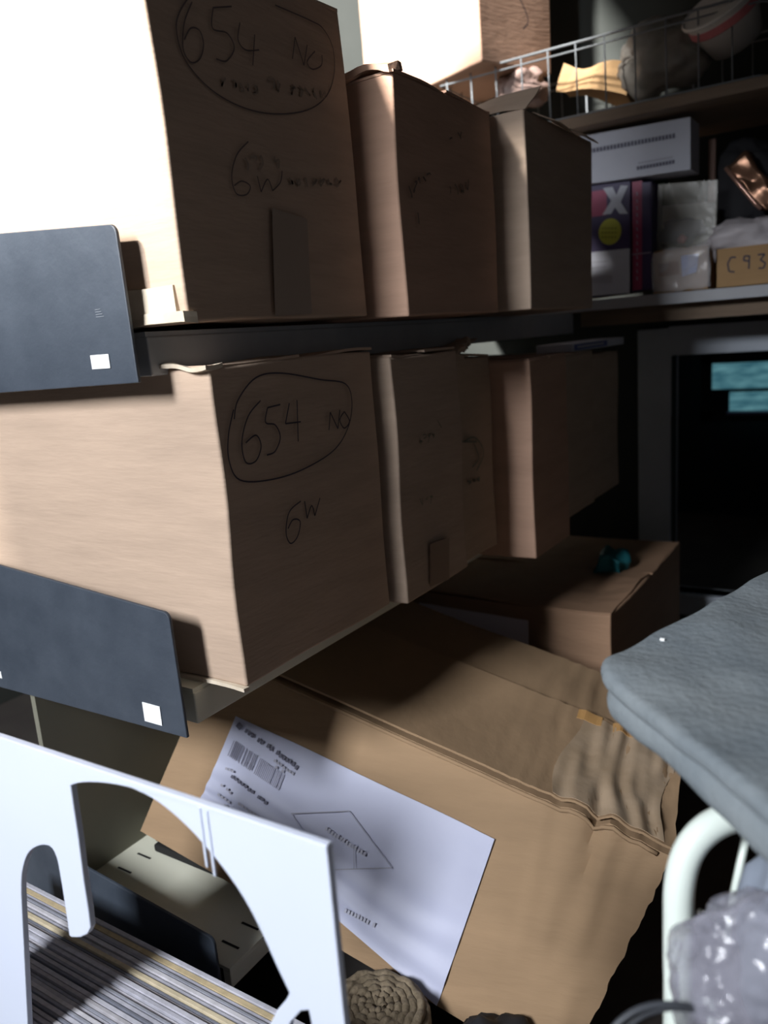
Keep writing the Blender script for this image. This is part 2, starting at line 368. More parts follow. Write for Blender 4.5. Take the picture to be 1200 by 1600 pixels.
mb = MB(); mb.add(*hexa(bxc(-1.0, -.728, .697, .716, 1.532, 1.545), 20, 2, 2, wob=.008, ws=12, seed=14)).add(*hexa(bxc(-1.1, -.745, .700, .706, 1.547, 1.582), 20, 1, 3, wob=.006, ws=9, seed=15)); mb.build('bottom_flap', CREAM, U1)
U2, _ = carton('carton', 'reddish carton on the upper shelf beside the 6W carton, rough top edge', -1.12, -.664, 1.106, 1.445, 1.530, 1.885, CARD2, 12, wob=.005, group=None)
pl = ((-.664+OFF, 0, 0), (1, 0, 0))
ink(U2, scrib(638, 300, 675, 275, 22, 5, rnd)+scrib(697, 230, 722, 215, 26, 4, rnd)+scrib(703, 300, 735, 288, 18, 4, rnd)+[[(653, 332), (655, 350)]], pl, .0028, mat('dim_marker', (.16, .12, .1), .8), 'marker_writing')
mb = MB(); mb.add(*hexa(bxc(-.80, -.660, 1.098, 1.135, 1.886, 1.896), 12, 3, 1, wob=.012, ws=22, seed=24)).add(*hexa(bxc(-1.08, -.668, 1.12, 1.445, 1.887, 1.892), 12, 8, 1, wob=.012, ws=8, seed=25)); mb.build('torn_flap', CARD2, U2)
U3, _ = carton('carton', 'upper-shelf carton furthest along, one top flap standing open', -1.12, -.606, 1.465, 1.83, 1.530, 1.885, CARD4, 13, wob=.005, group=None, topf=False)
mb = MB(); c = [Vector(v) for v in [(-1.05, 1.464, 1.886), (-.606, 1.464, 1.886), (-1.05, 1.468, 1.886), (-.606, 1.468, 1.886), (-1.05, 1.59, 1.93), (-.606, 1.55, 1.94), (-1.05, 1.594, 1.93), (-.606, 1.554, 1.94)]]
mb.add(*hexa(c, 10, 1, 6, wob=.008, ws=12, seed=40)); mb.build('open_flap', CARD4, U3)
mb = MB(); c = [Vector(v) for v in [(-.606, 1.50, 1.886), (-.602, 1.50, 1.886), (-.606, 1.81, 1.886), (-.602, 1.81, 1.886), (-.575, 1.53, 1.868), (-.572, 1.53, 1.868), (-.575, 1.78, 1.868), (-.572, 1.78, 1.868)]]
mb.add(*hexa(c, 1, 8, 3, wob=.006, ws=12, seed=41)); mb.build('side_flap', CARD4, U3)

# ---- carton high on the basket
pc = hit(752, 96, 'y', 2.13)
T1 = thing('carton', 'sunlit carton up on the wire basket, above the upper-shelf cartons', 'box', (pc.x-.15, pc.y+.15, pc.z))
ca, sa = math.cos(math.radians(-20)), math.sin(math.radians(-20))
ex = Vector((ca, sa, 0)); ey = Vector((-sa, ca, 0)); Z = Vector((0, 0, 1))
c = [pc+ex*(-.52*(1-i))+ey*(.28*j)+Z*(.4*k) for k in (0, 1) for j in (0, 1) for i in (0, 1)]
link('body', *hexa(c, 8, 8, 8, wob=.004, ws=5, seed=50), CARD2, T1, bevel=.006, smooth=False, segs=3)
q = pc+ey*.30; n_ = ex
mb = MB(); mb.ribbon(smoothline([pc+ey*.13+Z*.2+ex*.006, pc+ey*.18+Z*.13+ex*.006, pc+ey*.16+Z*.10+ex*.006]), ex, .004); mb.build('marker_writing', INK, T1)

# ================================================================== BACK SHELVES
bs = thing('wall_shelf', 'dim wooden shelf high on the back wall carrying the wire basket', 'shelf', (-.4, 2.3, 1.995))
link('board', *boxv(-1.25, .3, 2.18, 2.598, 1.998, 2.025), WOOD, bs, bevel=.002)
bs2 = thing('wall_shelf', 'pale-edged shelf on the back wall, below the printed boxes', 'shelf', (-.4, 2.3, 1.535))
link('board', *boxv(-1.25, .3, 2.252, 2.598, 1.535, 1.560), WOOD, bs2)  # left end run on out of view to shade the wall below
link('front_edge', *boxv(-1.25, .3, 2.246, 2.252, 1.533, 1.562), SHELFW, bs2, bevel=.001)
link('underside_rail', *boxv(-.80, .3, 2.30, 2.32, 1.49, 1.535), WOOD, bs2)
# basket
bk = thing('wire_basket', 'long grey wire basket standing on the high back shelf', 'basket', (-.7, 2.3, 2.026))
x0, x1, y0, y1 = -1.16, -.30, 2.2, 2.5; zb, zt = 2.031, 2.205
mb = MB()
for z, r in ((zt, .0035), (zt-.018, .0025), (zb, .0028)):
    mb.tube([(x0, y0, z), (x1-.03, y0, z), (x1, y0+.03, z), (x1, y1, z), (x0, y1, z)], r, 8, True)
mb.build('rim', WIRE, bk, smooth=True)
mb = MB(); k = x0+.02
while k < x1-.02:
    mb.tube([(k, y0, zt), (k+.004, y0, zb), (k+.004, y1, zb), (k, y1, zt)], .0024, 6); k += .075
for yy in (2.26, 2.33, 2.40, 2.46): mb.tube([(x0, yy, zt-.01), (x0, yy, zb), (x1, yy, zb), (x1, yy, zt-.01)], .0022, 6)
mb.build('wire_bars', WIRE, bk, smooth=True)
# basket contents
PLAST = mat('cloudy_polythene', (.42, .40, .37), .25, trans=.35, bump=.8, bscale=14, col2=(.30, .28, .25), scale=12)
def lump(name, c, r, m, seed, label, cat, sub=4, amp=.35, fs=9, parent=None, loc0=True):
    bm = bmesh.new(); bmesh.ops.create_icosphere(bm, subdivisions=sub, radius=1)
    for v in bm.verts:
        d = v.co.copy(); k = 1+amp*(noise.noise(d*1.7+Vector((seed, 0, 0)))+.4*noise.noise(d*fs*.6+Vector((0, seed, 0))))
        v.co = Vector((d.x*r[0]*k, d.y*r[1]*k, d.z*r[2]*k))
    me = bpy.data.meshes.new(name); bm.to_mesh(me); bm.free(); me.materials.append(m)
    for p in me.polygons: p.use_smooth = True
    o = bpy.data.objects.new(name, me); S.collection.objects.link(o); o.location = Vector(c)
    if parent: o.parent = parent; o.location = Vector(c)-parent_loc(parent)
    elif label: tag(o, label, cat)
    return o
p = hit(1030, 90, 'y', 2.32); lump('plastic_bag', p, (.12, .07, .085), PLAST, 3, 'cloudy plastic bag bulging over the front of the wire basket', 'bag')
p = hit(815, 140, 'y', 2.32); lump('plastic_bag', p, (.075, .07, .05), mat('pinkish_bag', (.24, .17, .15), .5, bump=.5), 6, 'dim pinkish crumpled bag at the left end of the wire basket', 'bag')
ob = hit(935, 125, 'y', 2.36); c = bxc(-.09, .09, -.05, .05, -.05, .03)
o = link('cardboard_scrap', *hexa(c, 8, 6, 4, wob=.03, ws=9, seed=60), CARDY, None); o.location = ob+Vector((0, 0, 0)); o.rotation_euler = (0, .25, .2); tag(o, 'yellowish cardboard scrap seen through the basket wires', 'scrap')
# white tub lid wedged in basket: shallow dish with pink band
tub = thing('plastic_tub', 'white plastic tub with pink print leaning out of the wire basket', 'tub', hit(1120, 10, 'y', 2.25))
def lathe(prof, n=40):
    v = []; f = []
    for r, z in prof:
        for k in range(n): v.append(Vector((r*math.cos(2*math.pi*k/n), r*math.sin(2*math.pi*k/n), z)))
    for i in range(len(prof)-1):
        for k in range(n): f.append((i*n+k, i*n+(k+1) % n, (i+1)*n+(k+1) % n, (i+1)*n+k))
    f.append(tuple(range(n))[::-1]); f.append(tuple((len(prof)-1)*n+k for k in range(n))); return v, f
def placed(name, vf, m, root, loc, rot, **kw):
    M = Matrix.Translation(Vector(loc)) @ rot
    return link(name, [M @ Vector(v) for v in vf[0]], vf[1], m, root, **kw)
rot = (Vector((-.30, -.62, .72))).to_track_quat('Z', 'Y').to_matrix().to_4x4()
lc = hit(1125, 8, 'y', 2.24)
placed('tub_body', lathe([(.06, -.10), (.082, -.02), (.085, 0)]), mat('white_tub', (.62, .6, .58), .4), tub, lc, rot, smooth=True)
placed('lid', lathe([(.09, 0), (.092, .006), (.088, .01), (.084, .006)]), mat('white_lid', (.7, .7, .68), .35), tub, lc, rot, bevel=.001)
placed('pink_band', lathe([(.083, -.03), (.0845, -.028), (.0845, -.012), (.083, -.01)]), mat('pink_print', (.6, .2, .22), .5), tub, lc, rot)

# ---- printed things on lower wall shelf
def quadbox(name, pxs, y, th, m, parent, bev=.0015):
    """box with front outline given by its 4 corners on plane y, thickness th"""
    f_ = [hit(x, yy, 'y', y) for x, yy in pxs]; v = f_+[q+Vector((0, th, 0)) for q in f_]
    return link(name, v, [(0, 1, 2, 3), (7, 6, 5, 4), (0, 4, 5, 1), (1, 5, 6, 2), (2, 6, 7, 3), (3, 7, 4, 0)], m, parent, bevel=bev)
def on(px, y, parent, strokes=None, m=PRN, name='print', w=.002):
    mb = MB()
    if strokes:
        for s in strokes: mb.ribbon([hit(a_, b_, 'y', y) for a_, b_ in s], Vector((0, -1, 0)), w)
    else: mb.add([hit(a_, b_, 'y', y) for a_, b_ in px], [tuple(range(len(px)))])
    return mb.build(name, m, parent)
YB = 2.26
pb = thing('software_box', 'purple and magenta product box with white X and yellow disc', 'box', hit(960, 462, 'y', YB))
PURP = mat('deep_purple', (.045, .035, .10), .4); MAG = mat('magenta_print', (.30, .045, .11), .4); YEL = mat('yellow_disc', (.42, .42, .06), .5)
quadbox('body', [(905, 468), (984, 457), (985, 282), (905, 292)], YB, .12, PURP, pb)
on([(905, 302), (948, 296), (948, 336), (905, 342)], YB-.001, pb, name='magenta_panel', m=MAG)
on([(905, 396), (984, 388), (984, 458), (905, 464)], YB-.001, pb, name='white_panel', m=PAPER2)
on([(942, 294), (957, 292), (963, 305), (970, 290), (981, 290), (970, 316), (981, 334), (968, 334), (961, 324), (955, 334), (941, 336), (955, 314)], YB-.002, pb, name='x_mark', m=PAPER2)
cc = hit(953, 362, 'y', YB-.002)
MB().add([cc]+[cc+Vector((.031*math.cos(a/24*6.2832), 0, .034*math.sin(a/24*6.2832))) for a in range(24)], [(0, 1+i, 1+(i+1) % 24) for i in range(24)]).build('yellow_disc', YEL, pb)
on(None, YB-.0025, pb, [[(940+i*5, 357+j*7), (943+i*5, 356+j*7)] for i in range(5) for j in range(3)], mat('disc_text', (.12, .14, .03), .6), 'disc_lettering', .003)
on(None, YB-.002, pb, [[(925, 410+j*9), (950-j*3, 408+j*9)] for j in range(2)]+[[(925+i*3, 430), (925+i*3, 443)] for i in range(11)], PRNL, 'small_print', .003)
ps = thing('software_box', 'thin box with a red spine standing right of the X box', 'box', hit(998, 457, 'y', YB))
quadbox('body', [(987, 457), (1018, 452), (1018, 283), (987, 287)], YB+.01, .11, PURP, ps)
on([(988, 284), (1003, 282), (1003, 452), (988, 455)], YB+.009, ps, name='red_spine', m=MAG)
on(None, YB+.008, ps, [[(987, 398), (1018, 394)]]+[[(995, 300+i*11), (996, 306+i*11)] for i in range(13)], mat('pale_print', (.3, .25, .35), .6), 'spine_lettering', .003)
pw = thing('white_carton', 'white printed box lying on top of the two boxed packages', 'box', hit(1000, 285, 'y', YB))
quadbox('body', [(900, 290), (1079, 265), (1079, 182), (900, 214)], YB-.02, .10, PAPER2, pw)
on(None, YB-.022, pw, [[(921+i*5.4, 236-i*.98+.3*(i % 2)), (925+i*5.4, 235.3-i*.98)] for i in range(25)], PRN, 'heading_print', .011)
on(None, YB-.022, pw, [[(995+i*5, 263-i*.9), (999+i*5, 262.4-i*.9)] for i in range(12)], PRN, 'lower_print', .009)
on(None, YB-.022, pw, [[(997+i*5, 255-i*.9), (1001+i*5, 254.4-i*.9)] for i in range(11)], PRNL, 'fine_print', .004)
# green object behind
o = lump('cloth', hit(1015, 320, 'y', 2.44), (.06, .05, .10), mat('dark_green_cloth', (.03, .07, .04), .95, bump=.6), 5, 'dark green cloth stuffed behind the boxes on the back shelf', 'cloth')
# zip bag in a tray
def tray(name, label, pxl, pxr, pxb, top, y, depth, m):
    a = hit(pxl, pxb, 'y', y); b = hit(pxr, pxb, 'y', y); zt_ = hit(pxl, top, 'y', y).z; zb_ = 1.5615
    t = thing(name, label, 'tray', (a.x, y, zb_))
    mb = MB().box(a.x, b.x, y, y+.003, zb_, zt_).box(a.x, b.x, y+depth-.003, y+depth, zb_, zt_+.02).box(a.x, a.x+.003, y, y+depth, zb_, zt_).box(b.x-.003, b.x, y, y+depth, zb_, zt_).box(a.x, b.x, y, y+depth, zb_, zb_+.003)
    mb.build('tray_wall', m, t); return t, a, b, zt_
tr1, a, b, zt_ = tray('cardboard_tray', 'small cardboard tray wrapped in shiny clear film, beside the C93 tray', 1021, 1108, 440, 393, 2.27, .2, CARDY)
FILM = mat('clear_film', (.8, .8, .85), .12, trans=.0, bump=.6, bscale=30, alpha=.28)
link('clear_film', *hexa(bxc(a.x-.002, b.x+.002, 2.262, 2.267, 1.566, zt_), 12, 1, 8, wob=.006, ws=30, seed=3), FILM, tr1, smooth=True)
on([(1064, 400), (1092, 396), (1088, 425), (1066, 432)], 2.2655, tr1, name='blue_patch', m=mat('pale_blue_print', (.30, .36, .6), .4))
on([(1028, 412), (1060, 408), (1062, 428), (1030, 433)], 2.2655, tr1, name='brown_patch', m=mat('brown_print', (.18, .08, .03), .4))
tr2, a, b, zt_ = tray('cardboard_tray', 'orange-tan cardboard tray marked C93', 1118, 1235, 438, 390, 2.262, .2, CARDY)
on(None, 2.2605, tr2, [[(1150, 402), (1142, 402)], [(1142, 402), (1137, 412)], [(1137, 412), (1139, 424)], [(1139, 424), (1148, 425)],
    [(1163, 400), (1171, 400)], [(1163, 400), (1162, 407)], [(1162, 407), (1170, 408)], [(1171, 399), (1170, 420)],
    [(1184, 398), (1195, 397)], [(1195, 397), (1188, 406)], [(1188, 406), (1196, 411)], [(1196, 411), (1193, 419)], [(1193, 419), (1185, 419)]], INK, 'marker_writing', .0042)
zb_ = thing('zip_bag', 'clear zip bag with white card and dark blue item in the small tray', 'bag', hit(1070, 395, 'y', 2.33))
on([(1032, 390), (1115, 378), (1118, 315), (1034, 322)], 2.345, zb_, name='white_card', m=mat('white_insert', (.40, .40, .40), .7))
quadbox('bag_front', [(1025, 400), (1118, 386), (1122, 280), (1028, 288)], 2.315, .003, mat('zip_film', (.6, .6, .55), .2, alpha=.25, bump=.5, bscale=20), zb_)
lump('blue_item', hit(1065, 362, 'y', 2.33), (.06, .009, .035), mat('navy_item', (.03, .04, .10), .5), 2, None, None, parent=zb_, sub=3)
lump('pink_item', hit(1066, 374, 'y', 2.318), (.012, .006, .012), mat('pale_pink_item', (.45, .33, .33), .5), 2, None, None, parent=zb_, sub=2)
st = thing('stick', 'thin pale pink upright stick behind the zip bag', 'stick', hit(1113, 280, 'y', 2.42))
link('shaft', *boxv(*(lambda q: (q.x-.009, q.x+.009, 2.41, 2.425, 1.562, q.z+.10))(hit(1113, 280, 'y', 2.42))), mat('pinkish_wood', (.30, .19, .16), .6), st, bevel=.003)
wb = lump('plastic_bag', hit(1172, 372, 'y', 2.34), (.115, .08, .052), mat('white_polythene', (.5, .47, .50), .4, bump=.6, bscale=30), 9, 'white plastic bag piled in the C93 tray', 'bag')
# bronze packet leaning
gp = thing('snack_packet', 'shiny bronze foil packet leaning diagonally above the white bag', 'packet', hit(1175, 320, 'y', 2.36))
FOIL = mat('bronze_foil', (.26, .14, .09), .28, metal=.7, bump=.8, bscale=14); 
pp = [(1137, 262), (1166, 236), (1215, 300), (1192, 330)]
f_ = [hit(x, y, 'y', 2.33) for x, y in pp]
v = [f_[0], f_[1], f_[0]+Vector((0, .05, 0)), f_[1]+Vector((0, .05, 0)), f_[3], f_[2], f_[3]+Vector((0, .05, 0)), f_[2]+Vector((0, .05, 0))]
link('body', *hexa(v, 8, 3, 14, wob=.012, ws=24, seed=7), FOIL, gp, smooth=True)
mb = MB(); mb.tube([hit(x, y, 'y', 2.318) for x, y in ((1134, 262), (1155, 288), (1180, 318), (1190, 326))], .006, 8); mb.build('folded_edge', mat('copper_edge', (.45, .26, .2), .25, metal=.6), gp, smooth=True)
lump('dark_bundle', hit(1165, 300, 'y', 2.46), (.11, .04, .12), mat('dark_bundle', (.03, .03, .035), .8, bump=.5), 4, 'dark bundle at the back of the shelf behind the foil packet', 'bundle')

# ================================================================== BIG TILTED CARTON
U = Vector((.966, .075, -.248)).normalized(); V = Vector((.176, .516, .839)); V = (V-U*V.dot(U)).normalized(); N = U.cross(V).normalized()
if N.y > 0: N = -N
TR = Vector((-.247, 1.052, .744)); BW, BH, BD = .84, .341, .50
DEP = Vector((-.19, .98, 0)).normalized()
def pleat(a, c, t):
    e = max(0, 1-max(a, 0)/.34); e = e*e*(3-2*e)
    fade = math.exp(-max(c, 0)/.16)*(1-.25*min(1, t/.3))
    s = 2.4*nz((a*7+c*1.1, c*.9, t*.8), 7, 2)+.5*math.sin(a*120+9*nz((a, c, t), 6, 8)+c*25)
    return .0075*e*fade*s + .004*nz((a, c, t), 6, 5)
def bigp(a, c, t, lift=0.0, nrm=None):
    d = pleat(a, c, t)
    sag = -.012*math.sin(math.pi*min(max(a/BW, 0), 1))*math.exp(-c/.1)*math.sin(math.pi*min(t/.3, 1) if t < .6 else 0)
    rag = .006*nz((t*3, c*3, 1.7), 16, 3)*math.exp(-abs(a)/.02)
    q = TR - U*(a+rag+.14*c*math.exp(-abs(a)/.12)) - V*c + DEP*t + N*d*.8 + V*d*.8 + Vector((0, 0, sag))
    if nrm is not None: q = q+nrm*lift
    return q
def grid_slab(pf, na, nb, th):      # pf(s,t,layer)
    vs = [pf(i/na, j/nb, k) for k in (0, 1) for i in range(na+1) for j in range(nb+1)]
    ix = lambda k, i, j: k*(na+1)*(nb+1)+i*(nb+1)+j; fs = []
    for i in range(na):
        for j in range(nb):
            fs.append((ix(0, i, j), ix(0, i+1, j), ix(0, i+1, j+1), ix(0, i, j+1))); fs.append((ix(1, i, j), ix(1, i, j+1), ix(1, i+1, j+1), ix(1, i+1, j)))
    for i in range(na):
        fs.append((ix(0, i, 0), ix(1, i, 0), ix(1, i+1, 0), ix(0, i+1, 0))); fs.append((ix(0, i, nb), ix(0, i+1, nb), ix(1, i+1, nb), ix(1, i, nb)))
    for j in range(nb):
        fs.append((ix(0, 0, j), ix(0, 0, j+1), ix(1, 0, j+1), ix(1, 0, j))); fs.append((ix(0, na, j), ix(1, na, j), ix(1, na, j+1), ix(0, na, j+1)))
    return vs, fs
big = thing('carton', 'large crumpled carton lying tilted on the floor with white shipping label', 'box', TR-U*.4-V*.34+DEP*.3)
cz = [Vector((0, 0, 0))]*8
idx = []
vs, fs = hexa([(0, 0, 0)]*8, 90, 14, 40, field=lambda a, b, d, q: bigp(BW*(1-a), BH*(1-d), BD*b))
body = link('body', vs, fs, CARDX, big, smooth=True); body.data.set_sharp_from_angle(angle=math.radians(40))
UPN = U.cross(DEP).normalized()
if UPN.z < 0: UPN = -UPN
for k, (t0, t1, lf) in enumerate(((.0, .296, .010), (.306, BD, .0005))):
    f = grid_slab(lambda s, t, l: bigp(BW*s, 0, t0+(t1-t0)*t, lf+.004*l, UPN), 90, 10, .004)
    o = link('top_flap', *f, CARDX, big, smooth=True); o.data.set_sharp_from_angle(angle=math.radians(45))
# rolled crease along the front top edge
mb = MB(); mb.tube([bigp(.02+.8*i/60, .004, -.001, .002, N) for i in range(61)], .0035, 6); mb.build('crease_fold', CARDX, big, smooth=True)
f = grid_slab(lambda s, t, l: bigp(.015+.17*s+.012*math.sin(t*5), 0, .004+.28*t, .0146+.0006*l, UPN), 34, 10, .001)
o = link('tape', *f, TAPEC, big, smooth=True); o.data.set_sharp_from_angle(angle=math.radians(45))
for i_ in range(3):
    f = grid_slab(lambda s, t, l: bigp(.012+.065*i_+.045*s, 0, .262+.030*t, .0150+.0006*l, UPN), 10, 3, .001)
    link('tape', *f, TAPEO, big)
# label
def ac(x, y):
    q = hitp(x, y, TR, N) - TR; return -q.dot(U), -q.dot(V)
lab = [ac(370, 1118), ac(775, 1312), ac(690, 1575), ac(314, 1252)]
la1 = max(.5*(lab[0][0]+lab[3][0]), 0); 
aL = .5*(lab[0][0]+lab[3][0]); aR = .5*(lab[1][0]+lab[2][0]); cT = .5*(lab[0][1]+lab[1][1]); cB = lab[2][1]
def wr_(s, t): return .0030*math.sin(t*34+s*5+2*nz((s*3, t*2, 0), 1.5, 3))*max(0, t-.42)*1.6 + .0008*nz((s*4, t*4, 1), 2, 1)
def labp(s, t, l=0, ex_=0):
    a0 = lab[0][0]+(lab[1][0]-lab[0][0])*s; a1 = lab[3][0]+(lab[2][0]-lab[3][0])*s
    c0 = lab[0][1]+(lab[1][1]-lab[0][1])*s; c1 = lab[3][1]+(lab[2][1]-lab[3][1])*s
    return bigp(a0+(a1-a0)*t, c0+(c1-c0)*t, 0, .0035+wr_(s, t)+.0006*l+ex_, N)
BHc = BH
lb = link('shipping_label', *grid_slab(lambda s, t, l: labp(s, t, l), 40, 40, .001), PAPER, big, smooth=True)
lb.data.set_sharp_from_angle(angle=math.radians(45)); lb['label'] = 'white shipping label with barcode'
def onlab(strokes, w, m, name):
    mb = MB()
    for s in strokes:
        mb.ribbon([hitp(x, y, TR+N*.0095, N) for x, y in s], N, w)
    return mb.build(name, m, lb)
def words(x0, y0, x1, y1, n, h, r):
    out = []
    for k in range(n):
        if r.random() < .12: continue
        t = k/n; t2 = (k+.72)/n; j = r.uniform(-.15, .15)*h
        out.append([(x0+(x1-x0)*t, y0+(y1-y0)*t+j), (x0+(x1-x0)*t2, y0+(y1-y0)*t2+j)])
    return out
r2 = random.Random(5)
onlab([[(371, 1131), (377, 1138)]], .010, PRN, 'printed_dot')
onlab(words(383, 1140, 466, 1200, 17, 8, r2), .0075, PRN, 'printed_heading')
onlab(words(428, 1188, 460, 1211, 7, 6, r2)+words(425, 1195, 445, 1207, 4, 5, r2), .0045, PRNL, 'printed_text')
bars = []
for k in range(34):
    if r2.random() < .15: continue
    t = k/34; x = 366+(448-366)*t; y = 1157+(1213-1157)*t; bars.append([(x, y), (x-10, y+24)])
onlab(bars, .0021, PRB, 'barcode')
onlab(words(361, 1212, 418, 1256, 11, 6, r2), .0055, PRN, 'printed_text')
onlab(words(345, 1226, 362, 1240, 4, 5, r2)+words(340, 1240, 360, 1256, 4, 5, r2)+words(350, 1258, 372, 1272, 4, 5, r2)+words(372, 1255, 432, 1296, 12, 4, r2)+words(352, 1200, 366, 1206, 3, 4, r2), .004, PRNL, 'printed_text')
def dense(pts): 
    o_ = []
    for i in range(len(pts)-1):
        for k in range(12): o_.append((pts[i][0]+(pts[i+1][0]-pts[i][0])*k/12, pts[i][1]+(pts[i+1][1]-pts[i][1])*k/12))
    return o_+[pts[-1]]
onlab([dense([(455, 1271), (545, 1267)]), dense([(518, 1359), (612, 1356)])], .0016, PRNL, 'printed_frame')
onlab([dense([(545, 1267), (612, 1356)]), dense([(553, 1320), (553, 1357)]), dense([(455, 1271), (470, 1295)])], .0012, mat('faint_print', (.33, .34, .42), .7), 'printed_frame')
onlab(words(508, 1295, 572, 1336, 14, 7, r2), .007, mat('pale_heading', (.44, .45, .54), .7), 'printed_text')
onlab(words(538, 1422, 592, 1450, 11, 5, r2), .0065, mat('pale_heading_lower', (.42, .43, .52), .7), 'printed_text')

# ---- carton behind with white label
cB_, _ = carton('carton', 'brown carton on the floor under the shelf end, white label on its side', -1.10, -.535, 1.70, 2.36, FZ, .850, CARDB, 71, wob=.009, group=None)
A = [hit(x, y, 'y', 1.694) for x, y in ((655, 942), (825, 970), (825, 1030), (655, 1030))]
link('label', A+[q+Vector((0, .003, 0)) for q in A], [(0, 1, 2, 3), (7, 6, 5, 4), (0, 4, 5, 1), (1, 5, 6, 2), (2, 6, 7, 3), (3, 7, 4, 0)], mat('lilac_label', (.78, .74, .85), .6), cB_)
# brown carton right of the big one
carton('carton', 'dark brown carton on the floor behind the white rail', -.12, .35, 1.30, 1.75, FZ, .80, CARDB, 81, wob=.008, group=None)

# ---- woven thing at the bottom, black lump for the dark void
wv = thing('woven_basket', 'brown coiled woven basket below the big tilted carton', 'basket', (-.47, .80, FZ))
mb = MB(); wc = hit(588, 1572, 'z', .56); cx, cy = wc.x, wc.y
for k in range(9):
    z = FZ+.008+k*.0125; rr_ = .072+.002*math.sin(k*1.9)
    mb.tube([(cx+rr_*math.cos(a/48*6.2832), cy+rr_*math.sin(a/48*6.2832)*.9, z+.003*math.sin(a*1.3+k)) for a in range(48)], .0072, 8, True)
for k in range(6):
    rr_ = .066-k*.011
    mb.tube([(cx+rr_*math.cos(a/40*6.2832), cy+rr_*math.sin(a/40*6.2832)*.9, FZ+.118+.003*math.sin(a*1.7+k)) for a in range(40)], .0072, 8, True)
WV = mat('woven_straw', (.24, .19, .13), .9, col2=(.11, .085, .055), scale=60, bump=.6, bscale=150); mb.build('woven_coils', WV, wv, smooth=True)
lump('bag', (wc.x+.16, wc.y+.06, FZ+.055), (.07, .06, .05), mat('void_black', (.015, .015, .017), .6), 12, 'made-up black lump filling the dark void beside the woven basket', 'bag')  # black shape added where there is only a dark void

# ================================================================== CRATE PANEL + SLEEVES
YP = .42
def outline(pts): return [hit(x, y, 'y', YP) for x, y in smooth2(pts)]
def smooth2(p): return p
crate = thing('record_crate', 'white plastic crate end with rounded cut-outs, in front of the sleeves', 'crate', (-.62, YP, FZ))
def cr(pts, n=5):
    return [(q.x, q.y) for q in smoothline([Vector((x, y, 0)) for x, y in pts], n)]
left = hit(-120, 1100, 'y', YP)
outer = [(510, 1322), (541, 1602), (560, 1790)]
P_tr = hit(510, 1322, 'y', YP); P_tl = hit(-150, 1102, 'y', YP)
ox = P_tr.x
# one cut-out: slot, hanging finger, big arch; bottom closed beneath frame
arch = cr([(110, 1228), (128, 1223), (165, 1224), (205, 1232), (245, 1252), (290, 1290), (335, 1340), (375, 1395), (405, 1450), (432, 1510), (452, 1552)], 4)
strip = [(447, 1562), (432, 1580), (420, 1604), (405, 1700), (420, 1780)]
hole_l = [(60, 1780), (48, 1690), (43, 1600), (38, 1500), (33, 1400)]
slot = cr([(33, 1400), (34, 1365), (43, 1335), (60, 1322), (78, 1323), (88, 1340), (94, 1370), (102, 1420), (108, 1462)], 4)[1:]
tip = [(112, 1465), (125, 1465), (136, 1460), (141, 1450), (138, 1425), (131, 1380), (122, 1310), (113, 1250)]
hole = hole_l+slot+tip+arch+strip
hole2 = [(452, 1600), (470, 1580), (482, 1579), (487, 1604), (489, 1650), (450, 1650)]
def ext_panel(name, outer3, holes3, y, th, m, parent):
    bm = bmesh.new(); es = []
    for loop in [outer3]+holes3:
        vv = [bm.verts.new(Vector((q.x, y, q.z))-parent_loc(parent)) for q in loop]
        for i in range(len(vv)): es.append(bm.edges.new((vv[i], vv[(i+1) % len(vv)])))
    r = bmesh.ops.triangle_fill(bm, use_beauty=True, use_dissolve=False, edges=es)
    fs_ = [g for g in r['geom'] if isinstance(g, bmesh.types.BMFace)]
    e = bmesh.ops.extrude_face_region(bm, geom=fs_)
    for g in e['geom']:
        if isinstance(g, bmesh.types.BMVert): g.co.y += th
    bmesh.ops.recalc_face_normals(bm, faces=bm.faces)
    me = bpy.data.meshes.new(name); bm.to_mesh(me); bm.free(); me.materials.append(m)
    o = bpy.data.objects.new(name, me); S.collection.objects.link(o); o.parent = parent
    b = o.modifiers.new('bevel', 'BEVEL'); b.width = .0012; b.segments = 2; b.limit_method = 'ANGLE'; b.angle_limit = math.radians(50)
    return o
xl = P_tl.x; O3 = [Vector((ox, YP, P_tr.z)), Vector((ox+.002, YP, FZ+.01)), Vector((xl, YP, FZ+.01)), Vector((xl, YP, P_tl.z))]
H3 = [[hit(x, y, 'y', YP) for x, y in hole], [hit(x, y, 'y', YP) for x, y in hole2]]
ext_panel('end_panel', O3, H3, YP, .0075, WHITEP, crate)
RIDGE = mat('panel_ridge', (.55, .6, .74), .5)
mb = MB()
for x, y0_, y1_ in ((312, 1262, 1352), (323, 1266, 1366)):
    a = hit(x, y0_, 'y', YP); b = hit(x+8, y1_, 'y', YP); mb.add(*boxv(a.x-.0012, a.x+.0012, YP-.0012, YP+.001, b.z, a.z))
mb.build('ridge', WHITEP, crate)
link('base', *boxv(xl, ox, YP+.0075, .608, FZ+.001, FZ+.012), WHITEP, crate)
